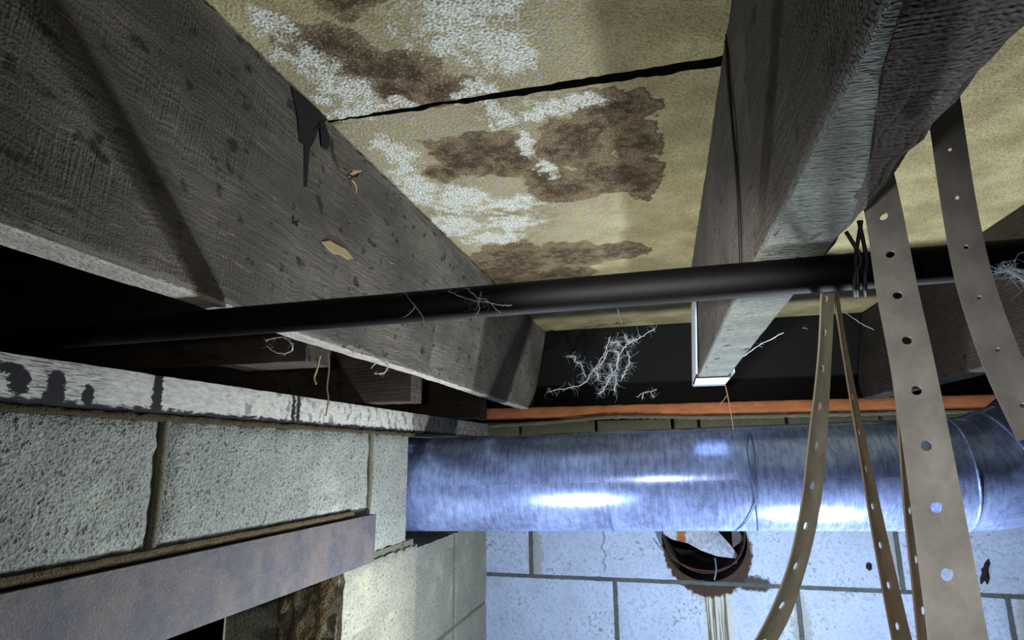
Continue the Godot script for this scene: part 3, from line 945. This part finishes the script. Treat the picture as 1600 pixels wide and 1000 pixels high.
	# pair of wires down the joist side
	for k in 2:
		var o := .0032 * k
		tag(obj("thin_wire", tube(smooth_path([W(.0635, .318, .4355 + o * 2.2), W(.0598, .27, .418 + o * 1.7), W(.0580, .224, .409 + o), W(.0562, .17, .401 + o), W(.0538, .125, .402 + o), W(.052, .11, .402 + o)], 6), .0009, 6), M.wire), ["left one of two thin dark wires running down the cut joist's side", "right one of two thin dark wires running down the cut joist's side"][k], "wire", "wires on the joist side")
	# fine wire round the duct
	var tw := base("duct_wire", duct_axis(.12))
	tag(tw, "two fine tie wires hugging the duct front, splayed at the bottom", "wire")
	for q in [[.148, [.126, .119, .121, .124, .110, .094]], [.15, [.129, .130, .125, .124, .127, .129]]]:
		var w := []
		var i := 0
		for x in q[1]:
			var a: float = lerpf(.95, -1.25, i / 5.0)
			w.append(duct_axis(x) + Vector3(0, sin(a), cos(a)) * (rr + .0022))
			i += 1
		obj("strand", tube(smooth_path(w, 6), .00085, 6), M.thin_wire, tw)
	# flue stub with a fallen damper in the wall hole
	var fl := base("flue_pipe", W(.062, -.2, 1.56))
	tag(fl, "rusty broken flue pipe stub in the far wall under the duct", "flue")
	var st := mb()
	var n := 44
	for i in n:
		var e := [TAU * i / n, TAU * (i + 1) / n]
		var pp := func(a: float, r: float, d: float) -> Vector3: return W(.064 + r * cos(a) * .96, -.187 + r * .90 * sin(a), d + .012 * sin(a) + .003 * noise3(Vector3(cos(a), sin(a), 0), 3.0))
		for side in [[.097, 1.0], [.0945, -1.0]]:
			st.set_smooth_group(1 if side[1] > 0 else 2)
			quad(st, pp.call(e[0], side[0], 1.53), pp.call(e[1], side[0], 1.53), pp.call(e[1], side[0], 1.66), pp.call(e[0], side[0], 1.66), Vector2(e[0] * .1, 0), Vector2(e[1] * .1, 0), Vector2(e[1] * .1, .1), Vector2(e[0] * .1, .1), Vector3(cos(e[0]), sin(e[0]), 0) * side[1])
		st.set_smooth_group(3)
		quad(st, pp.call(e[0], .0945, 1.53), pp.call(e[1], .0945, 1.53), pp.call(e[1], .097, 1.53), pp.call(e[0], .097, 1.53), Vector2.ZERO, Vector2(.01, 0), Vector2(.01, .003), Vector2(0, .003), Vector3(0, 0, 1))
	obj("sleeve", done(st), M.rust_dark, fl)
	# damper: tilted half disc with thickness
	st = mb()
	var edge := [PD(1034, 800, 1.54), PD(1033, 832, 1.54), PD(1050, 843, 1.538), PD(1075, 849, 1.536), PD(1095, 860, 1.535), PD(1120, 869, 1.535), PD(1150, 873, 1.536), PD(1155, 870, 1.54), PD(1140, 850, 1.555), PD(1118, 826, 1.575), PD(1105, 800, 1.59)]
	plate_into(st, edge, Vector3(0, .0, -.004))
	obj("damper_plate", done(st), M.damper, fl)
	st = mb()
	plate_into(st, [PD(1142, 815, 1.56), PD(1164, 842, 1.545), PD(1145, 856, 1.545)], Vector3(0, 0, -.003))
	obj("bent_flap", done(st), M.lintel, fl)
	obj("lip_wire", tube(smooth_path([PD(1033, 852, 1.528), PD(1050, 872, 1.524), PD(1078, 887, 1.522), PD(1105, 892, 1.522), PD(1125, 890, 1.522), PD(1152, 878, 1.526)], 6), .0016, 6), M.rust, fl)
	obj("shred", tube(smooth_path([PD(1117, 872, 1.522), PD(1119, 890, 1.518), PD(1116, 906, 1.518)], 4), .0022, 6), M.thin_wire, fl)
	box("flue_back", Vector3(-.05, -.32, 1.735), Vector3(.175, -.095, 1.74), M.black, fl)

func plate_into(st: SurfaceTool, edge: Array, thick: Vector3) -> void:
	var c := Vector3.ZERO
	for p in edge:
		c += p / edge.size()
	var n := edge.size()
	var uv := func(p: Vector3) -> Vector2: return Vector2(p.x + .04, -(p.y - CY) - .17)
	for i in n:
		var a: Vector3 = edge[i]
		var b: Vector3 = edge[(i + 1) % n]
		st.set_smooth_group(1)
		if (a - c).cross(b - c).dot(thick) < 0.0:
			tri(st, c, b, a, uv.call(c), uv.call(b), uv.call(a)); st.set_smooth_group(2)
			tri(st, c + thick, a + thick, b + thick, uv.call(c), uv.call(a), uv.call(b))
		else:
			tri(st, c, a, b, uv.call(c), uv.call(a), uv.call(b)); st.set_smooth_group(2)
			tri(st, c + thick, b + thick, a + thick, uv.call(c), uv.call(b), uv.call(a))
		st.set_smooth_group(-1)
		quad(st, a, b, b + thick, a + thick, uv.call(a), uv.call(b), uv.call(b), uv.call(a), (a + b) * .5 - c)

func ring_mesh(c: Vector3, axis: Vector3, r: float, t: float) -> ArrayMesh:
	var u := axis.cross(Vector3.UP).normalized()
	var v := u.cross(axis).normalized()
	var st := mb()
	var pts := []
	var rad := []
	for i in 65:
		var a := TAU * i / 64
		pts.append(c + (u * cos(a) + v * sin(a)) * r)
		rad.append(t)
	tube_into(st, pts, rad, 8, false)
	return done(st)

func web(called: String, label: String, paths: Array, r: float, fuzz: int, spread: float, look: String = "web") -> void:
	var st := mb()
	for w in paths:
		var p := smooth_path(w, 7)
		var rad := []
		for i in p.size():
			p[i] += Vector3(noise3(p[i], 120.0), noise3(p[i] + Vector3.ONE, 120.0), noise3(p[i] - Vector3.ONE, 120.0)) * spread * .12
			rad.append(r * (.55 + .9 * absf(noise3(p[i], 90.0)) + .35 * sin(PI * i / p.size())))
		tube_into(st, p, rad, 5)
		for k in fuzz:
			var a: Vector3 = p[rng.randi() % p.size()]
			var dirv := Vector3(rng.randfn(), rng.randfn(), rng.randfn() * .6).normalized() * spread * pow(rng.randf(), 2.0)
			var b := a + dirv
			var m := a.lerp(b, .5) + Vector3(rng.randfn(), rng.randfn(), rng.randfn()) * spread * .15
			tube_into(st, [a, m, b], [r * .26, r * .18, r * .10], 3, false)
	tag(obj(called, done(st), M[look]), label, "cobweb", "dusty cobwebs")

func small_things() -> void:
	var d := 1.47
	var q := func(x: float, y: float, dd := 1.47) -> Vector3: return PD(820 + x / 6.154, 500 + y / 6.154, dd)
	web("cobweb", "big tangle of dusty white cobweb in the dark bay above the orange sill", [
		[q.call(230, 690), q.call(420, 650), q.call(570, 610), q.call(650, 490), q.call(720, 400), q.call(780, 290), q.call(820, 170)],
		[q.call(660, 470), q.call(700, 520), q.call(715, 575)], [q.call(800, 300), q.call(740, 420), q.call(690, 470)],
		[q.call(1240, 90), q.call(1100, 170), q.call(1000, 220), q.call(920, 310), q.call(890, 420), q.call(870, 500)],
		[q.call(815, 420), q.call(835, 500), q.call(780, 560)], [q.call(860, 510), q.call(810, 570), q.call(760, 660), q.call(715, 715)],
		[q.call(860, 530), q.call(875, 600), q.call(860, 690)], [q.call(985, 300), q.call(1005, 400), q.call(960, 490), q.call(930, 575)],
		[q.call(400, 355), q.call(470, 340), q.call(490, 400), q.call(540, 420), q.call(580, 540)], [q.call(820, 220), q.call(880, 210), q.call(915, 250)],
		[q.call(960, 140), q.call(1000, 210), q.call(1060, 180)], [q.call(860, 300), q.call(900, 320), q.call(880, 450)]], .0012, 60, .036)
	web("cobweb", "faint wisps of cobweb low beside the cut joist above the sill", [[q.call(1080, 740), q.call(1140, 700), q.call(1210, 690), q.call(1270, 670)], [q.call(1140, 700), q.call(1130, 760)], [q.call(1210, 690), q.call(1240, 750)]], .0006, 10, .02)
	web("cobweb", "small cobweb draped over the pipe at the left joist edge", [[PD(728, 448, .352), PD(745, 465, .350), PD(760, 470, .350), PD(780, 488, .351)], [PD(752, 455, .351), PD(748, 480, .350), PD(744, 500, .353)], [PD(700, 455, .352), PD(742, 470, .350), PD(800, 478, .351)]], .0002, 16, .012, "web_dim")
	web("cobweb", "single cobweb thread looping down the pipe left of its middle", [[PD(633, 458, .353), PD(648, 478, .351), PD(660, 495, .352), PD(662, 510, .356)], [PD(648, 478, .351), PD(640, 490, .351), PD(632, 496, .353)]], .00018, 8, .008, "web_dim")
	web("cobweb", "curled dusty web clump under the near cross joist end", [[PD(415, 535, .555), PD(425, 528, .552), PD(445, 528, .55), PD(458, 540, .552), PD(448, 552, .554), PD(430, 550, .555), PD(418, 540, .555)]], .0005, 30, .012)
	web("cobweb", "hanging web clump under the left joist's bright lower edge", [[PD(580, 575, .60), PD(592, 565, .6), PD(606, 570, .6), PD(600, 582, .6), PD(585, 584, .6)]], .0006, 22, .010)
	web("cobweb", "web strands stretched in the corner right of the cut joist", [[PD(1128, 580, 1.0), PD(1150, 565, .95), PD(1185, 540, .9), PD(1225, 520, .85)], [PD(1255, 512, 1.3), PD(1262, 514, 1.3)], [PD(1320, 488, 1.4), PD(1345, 505, 1.4), PD(1365, 515, 1.4)]], .0006, 14, .012)
	web("cobweb", "bluish web clot on the pipe at the far right edge", [[PD(1552, 424, .352), PD(1575, 420, .350), PD(1610, 425, .351)], [PD(1560, 416, .351), PD(1590, 430, .35), PD(1605, 440, .352)]], .0007, 40, .014)
	web("cobweb", "thin web tail hanging from the subfloor's bright far edge", [[PD(965, 482, 1.3), PD(968, 495, 1.3), PD(972, 505, 1.32)]], .0016, 8, .008)
	# hanging roots and threads
	var g := "hanging threads"
	tag(obj("hanging_thread", tube(smooth_path([PD(1131, 586, 1.04), PD(1133, 600, 1.03), PD(1137, 618, 1.03), PD(1143, 650, 1.03), PD(1146, 672, 1.04)], 5), .0008, 6), M.root), "pale thread dangling from the cut joist's corner", "thread", g)
	tag(obj("hanging_thread", tube(smooth_path([PD(1136, 618, 1.029), PD(1130, 626, 1.03), PD(1124, 634, 1.03)], 4), .0006, 6), M.root), "short side twig on the pale thread below the cut joist", "thread", g)
	tag(obj("hanging_thread", tube(smooth_path([PD(512, 552, .58), PD(514, 575, .58), PD(511, 605, .575), PD(513, 625, .572), PD(509, 650, .57)], 5), .0008, 6), M.root), "crooked root dangling before the chipped white sill", "thread", g)
	tag(obj("wood_chip", tube(smooth_path([PD(500, 556, .58), PD(495, 578, .58), PD(491, 590, .58), PD(494, 600, .58)], 4), .0011, 6), M.chip), "small tan flake hanging beside the near cross joist's end", "flake")
	for e in [[1358, 886, 9, "little dark dirt clump on the far wall beside the twisted strap"], [1539, 893, 13, "black dirt clump on the far wall showing at the wide strap's right edge"]]:
		var sc := mb()
		for k in 7:
			var a := PD(e[0] + rng.randf_range(-.5, .5) * e[2], e[1] + rng.randf_range(-1.0, 1.0) * e[2] * (1.0 if e[2] < 10 else 1.9), 1.553)
			tube_into(sc, [PD(e[0], e[1], 1.552), PD(e[0], e[1], 1.551).lerp(a, .6), a], [.004, .0045, .001], 6)
		tag(obj("dirt_clump", done(sc), M.tar), e[3], "dirt")
	# marks and splinters on the wide joist
	var f := func(x: float, y: float, off := .0015) -> Vector3:
		var t: float = clampf((PX(x, y, -.312).y - CY - .11) / .21, 0, 1)
		return PX(x, y, lerpf(-.324, -.303, t) + off)
	var st := mb()
	plate_into(st, [f.call(502, 378, .0005), f.call(516, 376, .0015), f.call(526, 382, .001), f.call(540, 389, .0015), f.call(553, 404, .0005), f.call(547, 405, .0015), f.call(536, 398, .0015), f.call(524, 396, .001), f.call(512, 386, .0012)], Vector3(-.003, 0, 0))
	tag(obj("wood_chip", done(st), M.chip), "fresh tan splinter torn from the wide joist's face", "splinter")
	st = mb()
	plate_into(st, [f.call(542, 272, .004), f.call(552, 266, .02), f.call(566, 266, .022), f.call(560, 276, .02), f.call(548, 279, .012)], Vector3(-.001, -.002, 0))
	tube_into(st, smooth_path([f.call(524, 246), f.call(532, 262, .006), f.call(545, 272, .01)], 4), [.001, .001, .001, .001, .001, .001, .001, .001, .001], 6)
	tube_into(st, smooth_path([f.call(545, 275, .012), f.call(556, 290, .006), f.call(556, 302, .003)], 4), [.001, .001, .001, .001, .001, .001, .001, .001, .0005], 6)
	tag(obj("wood_chip", done(st), M.root), "curled pinkish sliver sticking out under the subfloor joint", "splinter")
	for e in [[[268, 102], [292, 120], [318, 142], "long pale splinter lifted high on the near part of the wide joist"], [[418, 264], [442, 270], [464, 286], "pale splinter on the wide joist left of the long black shape's tip"], [[30, 344], [66, 352], [110, 364], "bright splinter along the lower edge of the wide joist at far left"]]:
		var ss2 := mb()
		tube_into(ss2, smooth_path([f.call(e[0][0], e[0][1], .0002), f.call(e[1][0], e[1][1], .0012), f.call(e[2][0], e[2][1], .0002)], 4), [.0002, .0005, .0007, .0006, .0007, .0006, .0008, .0005, .0002], 6)
		tag(obj("wood_chip", done(ss2), M.chip), e[3], "splinter")
	st = mb()  # near-black plates that paint a shadow onto the joist face
	plate_into(st, [f.call(455, 135), f.call(490, 165), f.call(512, 186), f.call(500, 195), f.call(492, 220), f.call(484, 232), f.call(480, 292), f.call(474, 292), f.call(476, 226), f.call(468, 222), f.call(465, 180)], Vector3(-.002, 0, 0))
	tag(obj("shadow_mark", done(st), M.tar), "long black shape standing for a shadow below the joint on the wide joist", "shadow_shape")
	st = mb()
	plate_into(st, [f.call(500, 190), f.call(508, 192), f.call(516, 215), f.call(512, 234), f.call(503, 228)], Vector3(-.002, 0, 0))
	tag(obj("shadow_mark", done(st), M.tar), "short black shape for shadow right of the long one", "shadow_shape")
	st = mb()  # black arms: a splinter with its shadow painted in
	for e in [[[452, 305], [456, 345]], [[438, 345], [456, 348]], [[440, 360], [456, 348]], [[472, 344], [456, 348]], [[468, 360], [456, 348]], [[456, 345], [462, 352]]]:
		tube_into(st, [f.call(e[0][0], e[0][1], .0008), f.call((e[0][0] + e[1][0]) * .5, (e[0][1] + e[1][1]) * .5, .001), f.call(e[1][0], e[1][1], .0012)], [.0006, .0016, .0024], 6)
	tag(obj("shadow_mark", done(st), M.tar), "black star shape for a splinter and its shadow on the wide joist's face", "shadow_shape")
